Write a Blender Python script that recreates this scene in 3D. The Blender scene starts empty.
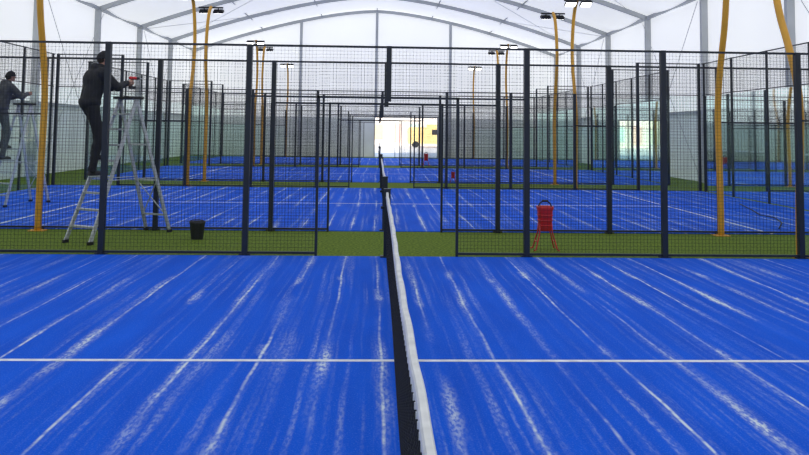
import bpy, math, random
from mathutils import Vector, Matrix, Euler
random.seed(7)
S=bpy.context.scene
S.view_settings.view_transform='Standard'
S.view_settings.look='None'
try:
    S.cycles.transparent_max_bounces=32
except Exception: pass

# ------------------------------------------------------------------ camera
F=766.0; W=809.0; H=455.0; CH=1.79
R=(Matrix.Rotation(math.radians(-2.0),3,'Z')@Matrix.Rotation(math.radians(90+4.0),3,'X')@Matrix.Rotation(math.radians(0.7),3,'Z'))
dv=R.transposed()@Vector((0,1,0))
u=F*dv.x/-dv.z; v=F*dv.y/-dv.z
shx=(W/2+u-377)/W
shy=-(H/2-v-130)/W
cd=bpy.data.cameras.new('camera'); cam=bpy.data.objects.new('camera',cd)
S.collection.objects.link(cam)
cam.matrix_world=Matrix.Translation((0,0,CH))@R.to_4x4()
cd.sensor_width=36; cd.lens=F/W*36; cd.shift_x=shx; cd.shift_y=shy
cd.clip_start=0.05; cd.clip_end=500
S.camera=cam
def ray(px,py):
    return R@Vector(((px-(W/2-shx*W))/F, (H/2+shy*W-py)/F, -1))
def P(px,py,d):
    r=ray(px,py); r=r*(d/r.y); return Vector((r.x,r.y,CH+r.z))
def PF(px,py):
    r=ray(px,py); r=r*(-CH/r.z); return Vector((r.x,r.y,0))

# ------------------------------------------------------------------ materials
def mat(name,col,rough=0.6,metal=0.0,emis=None,es=0,noise=None):
    m=bpy.data.materials.new(name); m.use_nodes=True
    nt=m.node_tree; b=nt.nodes['Principled BSDF']
    b.inputs['Base Color'].default_value=(*col,1)
    b.inputs['Roughness'].default_value=rough
    b.inputs['Metallic'].default_value=metal
    if emis:
        b.inputs['Emission Color'].default_value=(*emis,1); b.inputs['Emission Strength'].default_value=es
    if noise:
        sc,amt=noise
        tc=nt.nodes.new('ShaderNodeTexCoord'); n=nt.nodes.new('ShaderNodeTexNoise'); n.inputs['Scale'].default_value=sc
        n.inputs['Detail'].default_value=4
        nt.links.new(tc.outputs['Object'],n.inputs['Vector'])
        r=nt.nodes.new('ShaderNodeValToRGB')
        r.color_ramp.elements[0].position=.3; r.color_ramp.elements[1].position=.7
        r.color_ramp.elements[0].color=(*[c*(1-amt) for c in col],1)
        r.color_ramp.elements[1].color=(*[min(1,c*(1+amt)) for c in col],1)
        nt.links.new(n.outputs['Fac'],r.inputs['Fac']); nt.links.new(r.outputs['Color'],b.inputs['Base Color'])
    return m
M_frame=mat('frame_dark',(0.006,0.012,0.022),0.45,noise=(3,.2))
M_wire=mat('wire_dark',(0.006,0.008,0.010),0.6)
M_yel=mat('pole_yellow',(0.72,0.36,0.03),0.4,noise=(2,.1))
M_alu=mat('aluminium',(0.55,0.57,0.59),0.4,0.5)
M_alug=mat('tent_beam',(0.46,0.48,0.50),0.5,0.2,noise=(1,.1))
M_black=mat('black_plastic',(0.012,0.012,0.014),0.5,noise=(8,.3))
M_red=mat('red_plastic',(0.62,0.02,0.025),0.4,noise=(5,.15))
M_white=mat('white_line',(0.78,0.8,0.82),0.7,noise=(14,.15))
M_tape=mat('net_tape',(0.74,0.74,0.72),0.7,noise=(10,.12))
M_net=mat('net_black',(0.008,0.009,0.012),0.8)
M_lamp=mat('lamp_glow',(1,1,1),0.4,emis=(1,.98,.92),es=9)
M_roof=mat('tent_fabric_glow',(0.74,0.75,0.75),0.7,emis=(0.98,0.99,1.0),es=0.56,noise=(.35,.10))  # emission stands in for daylight through the translucent roof; main light of the hall
M_wallu=mat('wall_fabric_glow',(0.74,0.75,0.75),0.7,emis=(0.98,0.99,1.0),es=0.54,noise=(.5,.06))  # upper walls also emit, in place of daylight coming through the fabric
M_walll=mat('wall_panel_glow',(0.70,0.73,0.72),0.6,emis=(0.95,1.0,.98),es=.10,noise=(.8,.08))  # weak emission added to lighten the lower panels, no lamp behind them
M_jacket=mat('black_jacket',(0.010,0.011,0.014),0.75,noise=(12,.4))
M_trous=mat('black_trousers',(0.009,0.010,0.013),0.8,noise=(12,.4))
M_jacket2=mat('grey_jacket',(0.06,0.065,0.07),0.75,noise=(12,.3))
M_skin=mat('skin',(0.42,0.22,0.15),0.5,noise=(30,.08))
M_shoe=mat('shoe',(0.015,0.014,0.014),0.5)
M_beanie=mat('beanie',(0.012,0.012,0.015),0.9,noise=(60,.4))
M_eye=mat('eye_white',(0.8,0.8,0.78),0.2)
M_hair=mat('hair',(0.02,0.012,0.008),0.8)
M_lip=mat('lips',(0.3,0.09,0.08),0.5)

def glassmat():
    m=bpy.data.materials.new('glass_panel'); m.use_nodes=True; nt=m.node_tree
    nt.nodes.remove(nt.nodes['Principled BSDF'])
    out=nt.nodes['Material Output']
    t=nt.nodes.new('ShaderNodeBsdfTransparent'); t.inputs[0].default_value=(.88,.94,.92,1)
    g=nt.nodes.new('ShaderNodeBsdfGlossy'); g.inputs['Roughness'].default_value=0.03; g.inputs[0].default_value=(.9,1,.98,1)
    fr=nt.nodes.new('ShaderNodeFresnel'); fr.inputs[0].default_value=1.5
    mx=nt.nodes.new('ShaderNodeMixShader')
    nt.links.new(fr.outputs[0],mx.inputs[0]); nt.links.new(t.outputs[0],mx.inputs[1]); nt.links.new(g.outputs[0],mx.inputs[2])
    nt.links.new(mx.outputs[0],out.inputs['Surface'])
    return m
M_glass=glassmat()

def turf_blue():
    m=bpy.data.materials.new('blue_turf_sanded'); m.use_nodes=True; nt=m.node_tree; b=nt.nodes['Principled BSDF']
    N=nt.nodes.new; L=nt.links.new
    tc=N('ShaderNodeTexCoord')
    def mp(s,loc=(0,0,0),src=None):
        k=N('ShaderNodeMapping'); k.inputs['Scale'].default_value=s; k.inputs['Location'].default_value=loc
        L(src or tc.outputs['Object'],k.inputs['Vector']); return k.outputs[0]
    def noise(vec,scale,detail=3,dist=0):
        n=N('ShaderNodeTexNoise'); n.inputs['Scale'].default_value=scale; n.inputs['Detail'].default_value=detail; n.inputs['Distortion'].default_value=dist
        L(vec,n.inputs['Vector']); return n.outputs['Fac']
    def rng(val,a,b_,c=0,d=1):
        r=N('ShaderNodeMapRange'); r.interpolation_type='SMOOTHSTEP'
        r.inputs[1].default_value=a; r.inputs[2].default_value=b_; r.inputs[3].default_value=c; r.inputs[4].default_value=d
        L(val,r.inputs[0]); return r.outputs[0]
    def M(op,a,b_=0.0):
        k=N('ShaderNodeMath'); k.operation=op
        for i,x in enumerate((a,b_)):
            if isinstance(x,(int,float)): k.inputs[i].default_value=x
            else: L(x,k.inputs[i])
        return k.outputs[0]
    wn=noise(mp((.30,.06,1)),1.0,1)
    wn2=noise(mp((1.2,.7,1)),1.0,2)
    sep=N('ShaderNodeSeparateXYZ'); L(tc.outputs['Object'],sep.inputs[0])
    off=M('ADD',M('MULTIPLY',M('SUBTRACT',wn,.5),.60),M('MULTIPLY',M('SUBTRACT',wn2,.5),.07))
    xw=M('ADD',sep.outputs[0],off)
    cmb=N('ShaderNodeCombineXYZ'); L(xw,cmb.inputs[0]); L(sep.outputs[1],cmb.inputs[1])
    cv=cmb.outputs[0]
    w=M('ABSOLUTE',M('SINE',M('MULTIPLY',xw,math.pi/0.46)))
    seam=rng(w,.0,.13,1,0)
    halo=rng(w,.0,.50,1,0)
    patch=rng(noise(mp((1.9,.26,1),src=cv),1.0,3),.40,.56)
    patch2=rng(noise(mp((1.9,.42,1),(5,3,0),src=cv),1.0,4),.46,.66)
    streak=rng(noise(mp((13,.22,1),(2,9,0),src=cv),1.0,3),.48,.72)
    spots=rng(noise(mp((2.2,.9,1),(1,4,0),src=cv),1.0,3),.55,.68)
    band=rng(noise(mp((.10,.50,1),(7,2,0)),1.0,2),.42,.60,.40,1.0)
    grain=rng(noise(mp((1,.35,1)),55,4),.40,.62,.22,1)
    fine=rng(noise(mp((1,.6,1)),16,3),.38,.60,.35,1)
    a=M('MULTIPLY',M('MULTIPLY',seam,patch),M('MULTIPLY',fine,.95))
    c=M('MULTIPLY',M('MULTIPLY',halo,patch2),M('MULTIPLY',grain,.60))
    d=M('MULTIPLY',streak,M('MULTIPLY',grain,.30))
    e=M('MULTIPLY',M('MULTIPLY',spots,halo),M('MULTIPLY',grain,.75))
    s=M('ADD',M('ADD',a,c),M('ADD',d,e))
    s=M('MULTIPLY',s,band)
    s=M('ADD',s,M('MULTIPLY',rng(noise(mp((1,1,1)),90,2),.5,.8),.09))
    k=M('MINIMUM',s,.9)
    base=N('ShaderNodeMixRGB'); base.inputs[1].default_value=(0.001,0.072,0.56,1); base.inputs[2].default_value=(0.002,0.125,0.80,1)
    L(noise(mp((3,.5,1)),1.3,3),base.inputs[0])
    mx=N('ShaderNodeMixRGB'); mx.inputs[2].default_value=(0.74,0.82,0.84,1)
    L(base.outputs[0],mx.inputs[1]); L(k,mx.inputs[0])
    L(mx.outputs[0],b.inputs['Base Color']); b.inputs['Roughness'].default_value=.8
    b.inputs['Specular IOR Level'].default_value=.10
    bp=N('ShaderNodeBump'); bp.inputs['Strength'].default_value=.2; bp.inputs['Distance'].default_value=.01
    L(noise(mp((1,1,1)),120,2),bp.inputs['Height']); L(bp.outputs[0],b.inputs['Normal'])
    return m
M_blue=turf_blue()
def turf_green():
    m=mat('green_turf',(0.10,0.17,0.012),0.9); nt=m.node_tree; b=nt.nodes['Principled BSDF']
    b.inputs['Specular IOR Level'].default_value=.15
    tc=nt.nodes.new('ShaderNodeTexCoord')
    n=nt.nodes.new('ShaderNodeTexNoise'); n.inputs['Scale'].default_value=25; n.inputs['Detail'].default_value=6
    nt.links.new(tc.outputs['Object'],n.inputs['Vector'])
    r=nt.nodes.new('ShaderNodeValToRGB'); r.color_ramp.elements[0].position=.35; r.color_ramp.elements[1].position=.7
    r.color_ramp.elements[0].color=(.06,.11,.007,1); r.color_ramp.elements[1].color=(.20,.28,.03,1)
    nt.links.new(n.outputs['Fac'],r.inputs[0]); nt.links.new(r.outputs[0],b.inputs['Base Color'])
    return m
M_green=turf_green()

# ------------------------------------------------------------------ mesh builder
class MB:
    def __init__(s): s.v=[];s.f=[];s.m=[];s.sm=[]
    def box(s,x0,x1,y0,y1,z0,z1,m=0):
        b=len(s.v)
        s.v+= [(x0,y0,z0),(x1,y0,z0),(x1,y1,z0),(x0,y1,z0),(x0,y0,z1),(x1,y0,z1),(x1,y1,z1),(x0,y1,z1)]
        for q in ((0,3,2,1),(4,5,6,7),(0,1,5,4),(1,2,6,5),(2,3,7,6),(3,0,4,7)):
            s.f.append(tuple(b+i for i in q)); s.m.append(m); s.sm.append(False)
    def obox(s,c,ax,ay,az,m=0):
        b=len(s.v)
        for sx,sy,sz in ((-1,-1,-1),(1,-1,-1),(1,1,-1),(-1,1,-1),(-1,-1,1),(1,-1,1),(1,1,1),(-1,1,1)):
            s.v.append(tuple(c+ax*sx+ay*sy+az*sz))
        for q in ((0,3,2,1),(4,5,6,7),(0,1,5,4),(1,2,6,5),(2,3,7,6),(3,0,4,7)):
            s.f.append(tuple(b+i for i in q)); s.m.append(m); s.sm.append(False)
    def beam(s,p1,p2,w,h,m=0,up=Vector((0,0,1))):
        p1=Vector(p1);p2=Vector(p2); d=(p2-p1); c=(p1+p2)/2; L=d.length/2; d.normalize()
        a=d.cross(up)
        if a.length<1e-3: a=d.cross(Vector((0,1,0)))
        a.normalize(); n=a.cross(d)
        s.obox(c,d*L,a*w/2,n*h/2,m)
    def quad(s,a,b_,c,d,m=0):
        b=len(s.v); s.v+=[tuple(a),tuple(b_),tuple(c),tuple(d)]; s.f.append((b,b+1,b+2,b+3)); s.m.append(m); s.sm.append(False)
    def rings(s,rs,m=0,cap=True,smooth=True):
        b=len(s.v); n=len(rs[0])
        for r in rs: s.v+=[tuple(p) for p in r]
        for i in range(len(rs)-1):
            for j in range(n):
                k=(j+1)%n
                s.f.append((b+i*n+j,b+i*n+k,b+(i+1)*n+k,b+(i+1)*n+j)); s.m.append(m); s.sm.append(smooth)
        if cap:
            s.f.append(tuple(b+j for j in reversed(range(n)))); s.m.append(m); s.sm.append(False)
            s.f.append(tuple(b+(len(rs)-1)*n+j for j in range(n))); s.m.append(m); s.sm.append(False)
    def path(s,pts,rad,m=0,n=10):
        pts=[Vector(p) for p in pts]; rs=[]
        ref=None
        for i,p in enumerate(pts):
            t=(pts[min(i+1,len(pts)-1)]-pts[max(i-1,0)]).normalized()
            if ref is None:
                ref=t.cross(Vector((0.13,0.31,0.94)));
                if ref.length<.1: ref=t.cross(Vector((1,0,0)))
            a=(ref-t*ref.dot(t)).normalized(); c=t.cross(a); ref=a
            r=rad[i] if isinstance(rad,(list,tuple)) else rad
            rs.append([p+a*r*math.cos(2*math.pi*j/n)+c*r*math.sin(2*math.pi*j/n) for j in range(n)])
        s.rings(rs,m)
    def capsule(s,p1,p2,r1,r2,m=0,n=14):
        p1=Vector(p1);p2=Vector(p2); t=(p2-p1).normalized()
        a=t.cross(Vector((0,0,1)))
        if a.length<.05: a=Vector((0,1,0))
        a.normalize(); c=t.cross(a)
        rs=[]
        for k in range(0,6):
            th=math.pi/2*(1-k/5)*0.97; rs.append((p1-t*r1*math.sin(th),r1*math.cos(th)))
        for k in range(0,6):
            th=math.pi/2*(k/5)*0.97; rs.append((p2+t*r2*math.sin(th),r2*math.cos(th)))
        s.rings([[q+a*r*math.cos(2*math.pi*j/n)+c*r*math.sin(2*math.pi*j/n) for j in range(n)] for q,r in rs],m)
    def ell(s,c,rx,ry,rz,m=0,n=20,rot=None):
        c=Vector(c); rs=[]
        for k in range(11):
            th=-math.pi/2*0.985+math.pi*0.985*k/10
            ring=[]
            for j in range(n):
                q=Vector((rx*math.cos(th)*math.cos(2*math.pi*j/n),ry*math.cos(th)*math.sin(2*math.pi*j/n),rz*math.sin(th)))
                if rot is not None: q=rot@q
                ring.append(c+q)
            rs.append(ring)
        s.rings(rs,m)
    def make(s,name,mats,parent=None,loc=None):
        me=bpy.data.meshes.new(name); me.from_pydata(s.v,[],s.f)
        for mm in mats: me.materials.append(mm)
        me.polygons.foreach_set('material_index',s.m); me.polygons.foreach_set('use_smooth',s.sm)
        me.update()
        o=bpy.data.objects.new(name,me); S.collection.objects.link(o)
        if parent: o.parent=parent
        if loc: o.location=loc
        return o
def empty(name,loc=(0,0,0),rz=0):
    o=bpy.data.objects.new(name,None); S.collection.objects.link(o); o.location=loc; o.rotation_euler=(0,0,rz); return o

# ------------------------------------------------------------------ layout
NX=0.16
CO=[(1.15,10.97),(13.7,23.7),(26.4,36.4),(39.1,49.1)]
XL,XR=-12.4,12.2
Y0,Y1=-7.6,51.4
EAVE,RIDGE=7.0,9.9
CXH=(XL+XR)/2; HW=(XR-XL)/2
def roofz(x):
    t=min(1,abs((x-CXH)/HW)); return EAVE+(RIDGE-EAVE)*(1-t**1.55)
arches=[Y1-5.9*k for k in range(11)]
mb=MB(); mb.quad((XL,Y0,0),(XR,Y0,0),(XR,Y1,0),(XL,Y1,0)); mb.make('floor',[M_green])
for i,(a,b) in enumerate(CO):
    mb=MB(); mb.box(NX-9.98,NX+9.98,a,b,0.001,0.012); t=mb.make('blue_court_turf',[M_blue])
    mb=MB(); mid=(a+b)/2; z0,z1=0.0125,0.0145
    mb.box(NX-6.95,NX+6.95,mid-.025,mid+.025,z0,z1)
    mb.make('centre_line',[M_white],t)
    for sx in (-1,1):
        mb=MB(); mb.box(NX+sx*6.975-.025,NX+sx*6.975+.025,a,b,z0,z1); mb.make('service_line',[M_white],t)

# ceiling with billowing bays
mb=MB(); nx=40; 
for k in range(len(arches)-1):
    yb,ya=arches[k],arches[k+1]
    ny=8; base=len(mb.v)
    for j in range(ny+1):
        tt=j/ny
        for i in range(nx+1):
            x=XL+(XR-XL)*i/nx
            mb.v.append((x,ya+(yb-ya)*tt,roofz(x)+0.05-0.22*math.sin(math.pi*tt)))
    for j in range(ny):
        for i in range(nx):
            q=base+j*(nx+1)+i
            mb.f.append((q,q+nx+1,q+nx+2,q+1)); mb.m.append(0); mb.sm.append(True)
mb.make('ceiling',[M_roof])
def sidewall(name,x,sgn):
    mb=MB()
    mb.quad((x,Y0,0),(x,Y1,0),(x,Y1,2.6),(x,Y0,2.6),1)
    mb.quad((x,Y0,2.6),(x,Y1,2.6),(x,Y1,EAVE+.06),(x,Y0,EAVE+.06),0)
    return mb.make(name,[M_wallu,M_walll])
sidewall('wall_left',XL,1); sidewall('wall_right',XR,-1)
DX0=P(375,140,Y1).x; DX1=P(437,140,Y1).x; DZ=P(405,118,Y1).z
def gable(name,y,door):
    mb=MB(); xs=sorted(set([XL+(XR-XL)*i/40 for i in range(41)]+([DX0,DX1] if door else [])))
    for a,b in zip(xs[:-1],xs[1:]):
        m=(a+b)/2; z0=0
        if door and DX0<m<DX1: z0=DZ
        if z0<2.6: mb.quad((a,y,z0),(b,y,z0),(b,y,2.6),(a,y,2.6),1)
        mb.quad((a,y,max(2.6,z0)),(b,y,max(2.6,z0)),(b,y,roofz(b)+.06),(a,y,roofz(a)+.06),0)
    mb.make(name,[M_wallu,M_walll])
gable('wall_far',Y1,True); gable('wall_near',Y0,False)
mb=MB()
ya,yb=Y1-.11,Y1-.01
mb.box(DX0-.08,DX0,ya,yb,0,DZ+.08); mb.box(DX1,DX1+.08,ya,yb,0,DZ+.08); mb.box(DX0,DX1,ya,yb,DZ,DZ+.08)
mb.make('door_1',[M_alug])
for y in arches:
    mb=MB(); n=26
    yy=min(max(y,Y0+.15),Y1-.15)
    pts=[Vector((XL+.15+(XR-XL-.3)*i/n,yy,roofz(XL+.15+(XR-XL-.3)*i/n)-.14)) for i in range(n+1)]
    for p,q in zip(pts[:-1],pts[1:]): mb.beam(p,q,.12,.20,0)
    mb.box(XL+.02,XL+.26,yy-.08,yy+.08,0,EAVE); mb.box(XR-.26,XR-.02,yy-.08,yy+.08,0,EAVE)
    mb.make('tent_arch_beam',[M_alug])
mb=MB()
for x in (XL+.15,XR-.15): mb.box(x-.07,x+.07,Y0+.1,Y1-.1,EAVE-.12,EAVE+.02)
mb.box(XL+.03,XL+.12,Y0+.1,Y1-.1,2.55,2.67); mb.box(XR-.12,XR-.03,Y0+.1,Y1-.1,2.55,2.67)
for fx in (-.62,-.3,0,.3,.62):
    x=CXH+fx*HW; z=roofz(x)-.08; mb.box(x-.03,x+.03,Y0+.1,Y1-.1,z-.03,z+.03)
mb.make('trim_1',[M_alug])
mb=MB()
for px in (300,376,450):
    x=P(px,100,Y1-.2).x
    zb=0 if not DX0<x<DX1 else DZ+.1
    mb.box(x-.09,x+.09,Y1-.3,Y1-.12,zb,roofz(x)-.1)
mb.make('trim_2',[M_alug])
mb=MB()
for k in (1,3,5,7):
    if k+1>=len(arches): break
    ya,yb=arches[k+1],arches[k]
    for sx in (-1,1):
        xa=CXH+sx*HW*.97; xm=CXH+sx*HW*.5; 
        mb.path([(xa,ya,roofz(xa)-.3),(xm,yb,roofz(xm)-.3)],.012,n=5)
        mb.path([(xa,yb,roofz(xa)-.3),(xm,ya,roofz(xm)-.3)],.012,n=5)
        mb.path([(xa,ya,.2),(xa,yb,EAVE-.3)],.012,n=5); mb.path([(xa,yb,.2),(xa,ya,EAVE-.3)],.012,n=5)
mb.make('bracing_cables',[M_alug])

# ------------------------------------------------------------------ fences
SP=0.05; WR=0.0014
def wires(mb,x0,x1,y,z0,z1):
    n=int(round((x1-x0)/SP))
    for i in range(1,n):
        x=x0+(x1-x0)*i/n; mb.box(x-WR,x+WR,y-WR,y+WR,z0,z1)
    n=int(round((z1-z0)/SP))
    for i in range(1,n):
        z=z0+(z1-z0)*i/n; mb.box(x0,x1,y-WR-.003,y+WR-.003,z-WR,z+WR)
def fence(y):
    e=empty('padel_court_fence',(NX,y,0))
    fr=MB(); wr=MB(); gl=MB()
    pw=.038
    for x in (2,4,6,8,9.95):
        for s in (-1,1):
            h=4.0 if x>=8 else 3.0
            fr.box(s*x-pw,s*x+pw,-.04,.04,0.0,h)
            fr.box(s*x-.08,s*x+.08,-.045,.045,0.013,.025)
    for s in (-1,1):   # door jambs
        fr.box(s*1-.018,s*1+.018,-.03,.03,0.0,2.27)
    fr.box(-1.02,1.02,-.03,.03,2.238,2.27)
    fr.box(-.038,.038,-.04,.04,2.2,3.0)
    fr.box(-8,8,-.016,.016,2.97,3.0)
    for s in (-1,1):
        a,b=sorted((s*8,s*10)); fr.box(a,b,-.016,.016,3.97,4.0); fr.box(a,b,-.015,.015,2.987,3.013)
        a,b=sorted((s*1,s*8)); fr.box(a,b,-.018,.018,.03,.062)
        a,b=sorted((s*1,s*2)); fr.box(a,b,-.016,.016,2.24,2.265)
        a,b=sorted((s*6,s*8)); fr.box(a,b,-.015,.015,1.987,2.013)
        for a0,b0,z0,z1 in ((1,2,.07,2.25),(1,2,2.25,2.97),(0,1,2.27,2.97),(2,4,.07,2.97),(4,6,.07,2.97),(6,8,2.02,2.97),(8,10,3.02,3.97)):
            a,b=sorted((s*a0,s*b0)); wires(wr,a,b,0,z0,z1)
        a,b=sorted((s*6.06,s*7.94)); gl.quad((a,0,.08),(b,0,.08),(b,0,1.97),(a,0,1.97))
        a,b=sorted((s*8.06,s*9.89)); gl.quad((a,0,.03),(b,0,.03),(b,0,2.97),(a,0,2.97))
    fr.make('frame',[M_frame],e); wr.make('wire_mesh',[M_wire],e); gl.make('glass',[M_glass],e)
for i,(a,b) in enumerate(CO):
    if i>0: fence(a-.05)
    fence(b+.05)
def endwall(x,a,b):
    e=empty('glass_end_wall',(x,a,0)); fr=MB(); wr=MB(); gl=MB(); L=b-a
    for k in range(6):
        y=k*2; y=min(max(y,.12),L-.12)
        fr.box(-.025,.025,y-.025,y+.025,0,4)
    fr.box(-.015,.015,0,L,3.97,4); fr.box(-.015,.015,0,L,2.99,3.015)
    n=int(L/SP)
    for i in range(n): wr.box(-WR,WR,i*SP-WR,i*SP+WR,3.02,3.96)
    for i in range(1,19): z=3.02+i*SP; wr.box(-WR,WR,.1,L-.1,z-WR,z+WR)
    for k in range(5): gl.quad((0,k*2+.06,.03),(0,min(k*2+1.94,L-.05),.03),(0,min(k*2+1.94,L-.05),2.97),(0,k*2+.06,2.97))
    fr.make('frame',[M_frame],e); wr.make('wire_mesh',[M_wire],e); gl.make('glass',[M_glass],e)
for i,(a,b) in enumerate(CO):
    endwall(NX-10.04,a,b); endwall(NX+10.04,a,b)

# ------------------------------------------------------------------ nets
def net(a,b):
    e=empty('padel_net',(NX,(a+b)/2,0)); L=(b-a)/2-.12
    nm=MB(); r=.0016
    top=lambda y:.885+.035*(y/L)**2
    wobf=lambda y:.004*math.sin(y*1.1)
    n=int(2*L/.04)
    for i in range(n+1):
        y=-L+2*L*i/n; wob=wobf(y)
        nm.box(wob-r,wob+r,y-r,y+r,.02,top(y)-.03)
    for k in range(21):
        f=k/20
        for i in range(40):
            y0=-L+2*L*i/40; y1=-L+2*L*(i+1)/40; ym=(y0+y1)/2; z=.02+(top(ym)-.05)*f; wob=wobf(ym)
            nm.box(wob-r,wob+r,y0,y1,z-r,z+r)
    nm.make('net_mesh',[M_net],e)
    tp=MB(); rs=[]; N=80
    for i in range(N+1):
        y=-L+2*L*i/N; z=top(y); x=wobf(y)+.0025*math.sin(y*7)
        prof=[(-.017,-.055),(-.018,-.012),(-.012,0),(.012,0),(.018,-.012),(.017,-.055)]
        rs.append([(x+p,y,z+q+.0015*math.sin(y*13)) for p,q in prof])
    tp.rings(rs,0,smooth=False); tp.make('top_tape',[M_tape],e)
    st=MB()
    for i in range(int(2*L/.09)):
        y=-L+.09*i; z=top(y)-.06; x=wobf(y)
        st.box(x-.02,x+.02,y-.004,y+.004,z-.010,z+.012)
    st.make('lacing',[M_white],e)
    po=MB()
    for s in (-1,1):
        y=s*(L+.06)
        po.box(-.045,.045,y-.045,y+.045,0.012,.95); po.box(-.09,.09,y-.06,y+.06,0.012,.03)
        po.box(-.05,.05,y-.05,y+.05,.95,.965)
        po.path([(-.045,y,.7),(-.09,y,.7)],.02,n=8)
    po.make('net_posts',[M_frame],e)
for a,b in CO: net(a,b)

# ------------------------------------------------------------------ light poles
def pole(x,y,s,amp):
    e=empty('floodlight_pole',(x,y,0))
    ctrl=[(0,0),(.6,0),(1.6,-.06),(2.2,-.08),(2.7,.02),(3.2,.22),(3.7,.44),(4.3,.58),(4.9,.50),(5.4,.30),(5.75,.02),(5.95,-.35)]
    ctrl=[(h,o*amp) for h,o in ctrl]
    pts=[]
    for i in range(len(ctrl)-1):
        p0=ctrl[max(i-1,0)];p1=ctrl[i];p2=ctrl[i+1];p3=ctrl[min(i+2,len(ctrl)-1)]
        for k in range(4):
            t=k/4
            f=lambda a,b,c,d:.5*(2*b+(c-a)*t+(2*a-5*b+4*c-d)*t*t+(3*b-a-3*c+d)*t**3)
            pts.append((f(p0[0],p1[0],p2[0],p3[0]),f(p0[1],p1[1],p2[1],p3[1])))
    pts.append(ctrl[-1])
    pm=MB(); pm.path([(0,s*o,h) for h,o in pts],.055,n=14)
    pm.box(-.13,.13,-.1,.1,0,.015)
    pm.make('pole',[M_yel],e)
    lm=MB(); h,o=ctrl[-1]; o*=s
    lm.beam((-.42,o,h-.02),(.42,o,h-.02),.05,.05,0)
    for dx in (-.24,.24):
        c=Vector((dx,o-s*.12,h-.14)); nrm=Vector((0,-s*.34,-.94)); t=Vector((0,-s*.94,.34))
        lm.obox(c,Vector((.17,0,0)),t*.14,nrm*.035,0)
        for q in range(-3,4): lm.obox(c-nrm*.055+Vector((q*.045,0,0)),Vector((.006,0,0)),t*.12,nrm*.025,0)
        lm.obox(c+nrm*.037,Vector((.15,0,0)),t*.12,nrm*.004,1)
        lm.beam((dx,o,h-.02),c,.03,.03,0)
    lm.make('floodlights',[M_black,M_lamp],e)
for i,(a,b) in enumerate(CO):
    for sx in (-1,1):
        if i>0: pole(NX+sx*5.94,a-.22,-1,.62)
        pole(NX+sx*5.96+(.12 if sx>0 else 0),b+.22,1,1.0 if i==0 else .7)

# ------------------------------------------------------------------ ladder
def ladder(fb,rb):
    ax=(rb-fb); ax.normalize(); wd=Vector((-ax.y,ax.x,0))
    TOP=2.25
    apex=fb+(rb-fb)*.54+Vector((0,0,TOP))
    lad=empty('stepladder',tuple(fb)); lm=MB()
    O=fb.copy(); fb=fb-O; rb=rb-O; apex=apex-O
    def fr_pt(base,h,side,w0=.26,w1=.18):
        t=h/TOP; p=base.lerp(apex,t); p.z=h; return p+wd*side*(w0+(w1-w0)*t)
    for base in (fb,rb):
        for s in (-1,1):
            lm.beam(fr_pt(base,.03,s),fr_pt(base,TOP,s),.025,.06,0,up=ax)
            f=fr_pt(base,0.03,s); lm.obox(f+Vector((0,0,-.005)),ax*.045,wd*.022,Vector((0,0,.025)),1)
    for k in range(1,9):
        h=.25*k
        p=fb.lerp(apex,h/TOP); p.z=h; w=.26-.08*h/TOP
        lm.obox(p,ax*.045,wd*w,Vector((0,0,.014)),0)
    for h in (.3,.9,1.5,2.0):
        p=rb.lerp(apex,h/TOP); p.z=h; w=.26-.08*h/TOP
        lm.obox(p,ax*.014,wd*w,Vector((0,0,.014)),0)
    lm.beam(fr_pt(rb,.3,-1),fr_pt(rb,.9,1),.015,.015); lm.beam(fr_pt(rb,.3,1),fr_pt(rb,.9,-1),.015,.015)
    lm.obox(apex+Vector((0,0,.02)),ax*.13,wd*.21,Vector((0,0,.022)),1)
    for s in (-1,1):
        lm.beam(fr_pt(fb,.95,s),fr_pt(rb,.95,s),.012,.012,0)
    lm.make('frame',[M_alu,M_black],lad)
    tread=1.25
    o=(fb.lerp(apex,tread/TOP))+O; o.z=tread+.014+O.z
    return o,ax,lad

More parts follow.
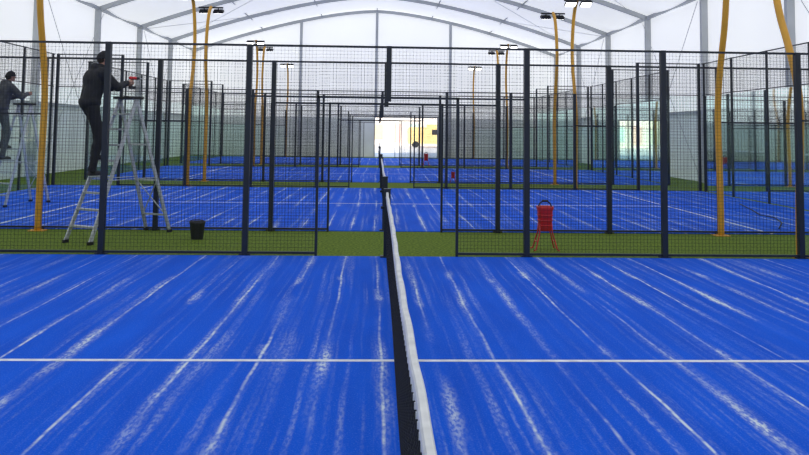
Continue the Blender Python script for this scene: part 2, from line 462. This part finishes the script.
# ------------------------------------------------------------------ worker
def remesh(o,vs,it=6,fac=.5):
    r=o.modifiers.new('r','REMESH'); r.mode='VOXEL'; r.voxel_size=vs; r.use_smooth_shade=True
    s=o.modifiers.new('s','SMOOTH'); s.iterations=it; s.factor=fac
def worker(org,Fd,MJ,MT,with_tool=True):
    man=empty('worker',tuple(org-Fd*.13),math.atan2(Fd.y,Fd.x))
    t=MB()
    HIP=Vector((-.17,0,.86))
    ank={1:Vector((-.03,.10,.09)),-1:Vector((-.13,-.10,-.15))}
    kne={1:Vector((.05,.13,.50)),-1:Vector((-.05,-.12,.33))}
    t.ell(HIP+Vector((0,0,.03)),.135,.185,.16)
    for s in (1,-1):
        hp=HIP+Vector((.01,s*.09,-.02))
        t.capsule(hp,kne[s],.108,.074); t.capsule(kne[s],ank[s],.074,.058)
        t.ell(kne[s].lerp(ank[s],.3)+Vector((-.02,0,0)),.070,.062,.12)
        t.capsule(ank[s]+Vector((0,0,.03)),ank[s]+Vector((0,0,-.005)),.065,.065)
    o=t.make('trousers',[MT],man); remesh(o,.013)
    for s in (1,-1):
        sh=MB(); a=ank[s]; zb=a.z-.09
        sh.capsule(a+Vector((-.03,0,-.05)),a+Vector((.14,0,-.058)),.042,.034)
        sh.capsule(a+Vector((0,0,-.01)),a+Vector((-.01,0,-.05)),.045,.045)
        sh.ell((a.x+.11,a.y,zb+.038),.085,.048,.036)
        sh.box(a.x-.07,a.x+.19,a.y-.038,a.y+.038,zb,zb+.025)
        o=sh.make('shoe_%s'%('left' if s>0 else 'right'),[M_shoe],man); remesh(o,.008,3)
    j=MB()
    CHs=Vector((-.10,0,1.23))
    j.ell(HIP+Vector((0,0,.05)),.165,.21,.15)
    j.capsule(HIP+Vector((.0,-.05,.08)),CHs+Vector((0,-.06,.02)),.14,.15)
    j.capsule(HIP+Vector((.0,.05,.08)),CHs+Vector((0,.06,.02)),.14,.15)
    j.ell(CHs+Vector((-.02,0,.03)),.165,.215,.20)
    shd={s:Vector((-.06,s*.19,1.37)) for s in (1,-1)}
    elb={1:Vector((.16,.26,1.15)),-1:Vector((.15,-.28,1.15))}
    wri={1:Vector((.41,.10,1.20)),-1:Vector((.40,-.07,1.25))}
    j.capsule(shd[1]+Vector((0,-.03,.0)),shd[-1]+Vector((0,.03,0)),.095,.095)
    j.capsule((-.06,0,1.38),(-.02,0,1.47),.095,.075)
    for s in (1,-1):
        j.capsule(shd[s],elb[s],.088,.068); j.capsule(elb[s],wri[s].lerp(elb[s],.1),.068,.045)
    j.ell((-.11,0,1.47),.075,.11,.07)
    o=j.make('jacket',[MJ],man); remesh(o,.013,5)
    hd=MB(); hc=Vector((.025,0,1.615))
    hd.capsule(hc+Vector((-.04,0,-.165)),hc+Vector((-.015,0,-.055)),.055,.053)
    hd.ell(hc,.095,.075,.105)
    hd.ell(hc+Vector((.035,0,-.055)),.055,.055,.055)
    hd.ell(hc+Vector((.075,0,-.095)),.022,.026,.020)
    hd.capsule(hc+Vector((.085,0,.015)),hc+Vector((.112,0,-.022)),.010,.015)
    hd.capsule(hc+Vector((.078,-.035,.022)),hc+Vector((.078,.035,.022)),.014,.014)
    for s in (1,-1):
        hd.ell(hc+Vector((.06,s*.04,-.025)),.026,.022,.022)
        hd.ell(hc+Vector((-.005,s*.076,-.01)),.018,.009,.030)
    o=hd.make('head',[M_skin],man); remesh(o,.0055,3)
    fe=MB()
    for s in (1,-1):
        fe.ell(hc+Vector((.082,s*.03,.0)),.011,.013,.010,0)
        fe.ell(hc+Vector((.090,s*.03,.0)),.005,.006,.006,1)
        fe.capsule(hc+Vector((.094,s*.016,.022)),hc+Vector((.086,s*.044,.024)),.004,.003,1)
    fe.capsule(hc+Vector((.090,-.02,-.060)),hc+Vector((.090,.02,-.060)),.006,.006,2)
    fe.make('face_features',[M_eye,M_hair,M_lip],man)
    be=MB(); rs=[]
    for k in range(9):
        th=k/8*math.pi/2*.98; rr=math.cos(th); ring=[]
        for q in range(24):
            an=2*math.pi*q/24; ring.append(hc+Vector((-.008+(.112)*rr*math.cos(an),.092*rr*math.sin(an),.028-.02*(1-math.cos(an))*.9*rr+.102*math.sin(th))))
        rs.append(ring)
    low=[p+Vector((0,0,-.012)) for p in rs[0]]
    be.rings([low]+rs,0)
    band=[[c+Vector(((c.x-hc.x)*.05,(c.y-hc.y)*.05,dz)) for c in rs[0]] for dz in (-.015,.02)]
    be.rings(band,0)
    be.make('beanie',[M_beanie],man)
    hr=MB(); hr.ell(hc+Vector((-.045,0,-.02)),.064,.076,.065); hr.make('hair',[M_hair],man)
    def hand(name,w,f,n,side,curl):
        f=f.normalized(); n=(n-f*n.dot(f)).normalized(); sd=f.cross(n)*side
        h=MB()
        offs=(.030,.010,-.010,-.028); ln=(.072,.080,.074,.058)
        h.capsule(w-f*.03,w+f*.015,.026,.027)
        for k,of in enumerate(offs):
            kn=w+f*(.088-.004*abs(k-1))+sd*of
            h.capsule(w+f*.015+sd*of*.7,kn,.017,.0125)
            p=kn; ang=0
            for seg,(fr_,cu) in enumerate(((.45,curl[0]),(.31,curl[1]),(.24,curl[2]))):
                ang+=cu; d=f*math.cos(ang)+n*math.sin(ang); q=p+d*ln[k]*fr_
                h.capsule(p,q,.0095-.0012*seg,.0085-.0012*seg,n=8); p=q
        b=w+f*.025+sd*.026; k1=b+(f*.5+sd*.65+n*.45).normalized()*.042; k2=k1+(f*.75+n*.65+sd*.05).normalized()*.032; k3=k2+(f*.7+n*.75-sd*.3).normalized()*.024
        h.capsule(b,k1,.015,.0115); h.capsule(k1,k2,.011,.0095); h.capsule(k2,k3,.0095,.008)
        o=h.make(name,[M_skin],man); remesh(o,.0038,2)
    hand('hand_right',wri[-1]+Vector((.01,0,.0)),Vector((.95,.15,.1)),Vector((.1,1,0)),-1,(1.0,1.0,.7))
    hand('hand_left',wri[1]+Vector((.01,0,0)),Vector((.9,-.3,.25)),Vector((.1,-.4,.9)),1,(.5,.7,.5))
    if with_tool:
        dr=empty('cordless_drill',tuple(man.location)); dr.rotation_euler=man.rotation_euler
        dm=MB(); g=wri[-1]+Vector((.095,.035,.0))
        dm.capsule(g+Vector((-.02,0,-.06)),g+Vector((.0,0,.055)),.017,.019,1,n=12)
        dm.capsule(g+Vector((-.04,0,.075)),g+Vector((.05,0,.075)),.027,.026,0)
        dm.path([g+Vector((.05,0,.075)),g+Vector((.09,0,.075)),g+Vector((.115,0,.075))],[.025,.022,.012],1,n=14)
        dm.path([g+Vector((.115,0,.075)),g+Vector((.16,0,.075))],.004,2,n=6)
        dm.box(g.x-.05,g.x+.04,g.y-.03,g.y+.03,g.z-.105,g.z-.06,1)
        dm.make('body',[M_red,M_black,M_alu],dr)
    return man
o1,ax1,l1=ladder(PF(77,244),PF(158,231))
worker(o1,(ax1*0.75+Vector((1,0,0))*0.45).normalized(),M_jacket,M_trous)
q1=P(-2,150,17.2); q1.z=.013; q2=P(42,150,18.4); q2.z=.013
o2,ax2,l2=ladder(q1,q2)
worker(o2,(ax2*0.8+Vector((1,0,0))*0.3).normalized(),M_jacket2,M_jacket2,False)

# ------------------------------------------------------------------ bucket
bp=PF(197,239); e=empty('black_bucket',tuple(bp)); e.scale=(.88,.88,.95); bm=MB(); n=24
prof=[(.0,.105),(.02,.11),(.24,.135),(.27,.145),(.30,.145),(.30,.13),(.26,.125),(.03,.1)]
bm.rings([[(r*math.cos(2*math.pi*q/n),r*math.sin(2*math.pi*q/n),z) for q in range(n)] for z,r in prof],0)
bm.path([(-.14,0,.28)]+[(-.15*math.cos(a),-.02,.28+.05*math.sin(a)) for a in [math.pi*k/10 for k in range(1,10)]]+[(.14,0,.28)],.006,n=6)
bm.make('bucket',[M_black],e)
# ------------------------------------------------------------------ ball basket(s)
def basket(p,sc=1):
    e=empty('ball_basket',tuple(p)); e.scale=(sc,sc,sc); m=MB(); n=28
    def rr(w,d,z):
        out=[]
        for q in range(n):
            a=2*math.pi*q/n; c,s_=math.cos(a),math.sin(a)
            out.append((w*math.copysign(abs(c)**.5,c),d*math.copysign(abs(s_)**.5,s_),z))
        return out
    m.rings([rr(.085,.075,.30),rr(.10,.09,.32),rr(.115,.10,.62),rr(.13,.115,.66),rr(.13,.115,.69),rr(.112,.098,.69),rr(.1,.09,.64),rr(.08,.07,.34)],0)
    for z in (.38,.46,.54): m.rings([rr(.110+(z-.38)*.04,.099+(z-.38)*.04,z),rr(.112+(z-.38)*.04,.101+(z-.38)*.04,z+.02)],0)
    for sx in (-1,1):
        for sy in (-1,1):
            m.path([(sx*.09,sy*.07,.42),(sx*.10,sy*.08,.28),(sx*.17,sy*.13,.02),(sx*.20,sy*.15,.012)],.011,0,n=8)
        m.path([(sx*.145,-.105,.14),(sx*.145,.105,.14)],.008,0,n=6)
    hp=[(.10*math.cos(a),0,.68+.09*math.sin(a)) for a in [math.pi*k/14 for k in range(15)]]
    m.path(hp,.012,1,n=8)
    m.path([(-.05,0,.77),(.05,0,.77)],.018,1,n=8)
    m.make('basket',[M_red,M_black],e)
basket(PF(545,250),.96); basket(PF(426,166),.9); basket(PF(453,183),.55)
cpts=[PF(740,205),PF(752,211),PF(760,216),PF(775,219),PF(782,224),PF(779,230)]
for c in cpts: c.z=.026
mb=MB(); mb.path(cpts,.012,n=6); mb.make('power_cable',[M_black])

# ------------------------------------------------------------------ outside
M_sand=mat('paving',(0.72,0.66,0.58),0.9,noise=(.6,.15))
M_v1=mat('van_yellow',(0.85,0.62,0.25),0.4,noise=(2,.05)); M_v2=mat('facade_beige',(0.85,0.76,0.66),0.8,noise=(.4,.1))
M_pink=mat('pink_panel',(0.8,0.5,0.42),0.7,noise=(1,.1)); M_grn=mat('teal_panel',(0.5,0.66,0.6),0.7,noise=(1,.1))
mb=MB(); mb.quad((-40,Y1,-.01),(50,Y1,-.01),(50,120,-.01),(-40,120,-.01)); mb.make('ground_outside',[M_sand])
mb=MB()
mb.box(-12,24,90,98,-.01,6,0)
for k in range(16):
    x=-11+k*2.1; mb.box(x,x+1.2,89.9,90.02,.4+(k%2)*.3,2.5,1+k%3)
mb.box(-12.3,24.3,89.6,98.4,6,6.3,1)
mb.make('outside_building',[M_v2,M_pink,M_grn,M_v1])
v=empty('delivery_van',(5.6,82,0)); vm=MB()
side=[(-2.3,.4),(2.3,.4),(2.4,.9),(2.1,1.25),(1.5,1.35),(.9,2.1),(-2.2,2.15),(-2.35,1.9)]
vm.rings([[(x,y,z) for x,z in side] for y in (-.9,.9)],0,smooth=False)
for x in (-1.5,1.5):
    for y in (-.92,.74): vm.path([(x,y,.33),(x,y+.18,.33)],.34,1,n=20)
vm.box(.2,.95,-.92,-.9,1.35,1.9,1)
vm.make('van_body',[M_v1,M_black],v)

# ------------------------------------------------------------------ world
w=bpy.data.worlds.new('World'); S.world=w; w.use_nodes=True; nt=w.node_tree
bg=nt.nodes['Background']; sky=nt.nodes.new('ShaderNodeTexSky'); sky.sky_type='NISHITA'; sky.sun_elevation=math.radians(35); sky.sun_rotation=math.radians(200); sky.sun_disc=False
nt.links.new(sky.outputs[0],bg.inputs[0]); bg.inputs[1].default_value=.5
sn=bpy.data.lights.new('sun','SUN'); sn.energy=4.5; sn.angle=.05; sn.color=(1,.93,.82); so=bpy.data.objects.new('sun',sn); S.collection.objects.link(so)
so.rotation_euler=(math.radians(50),0,math.radians(-25))
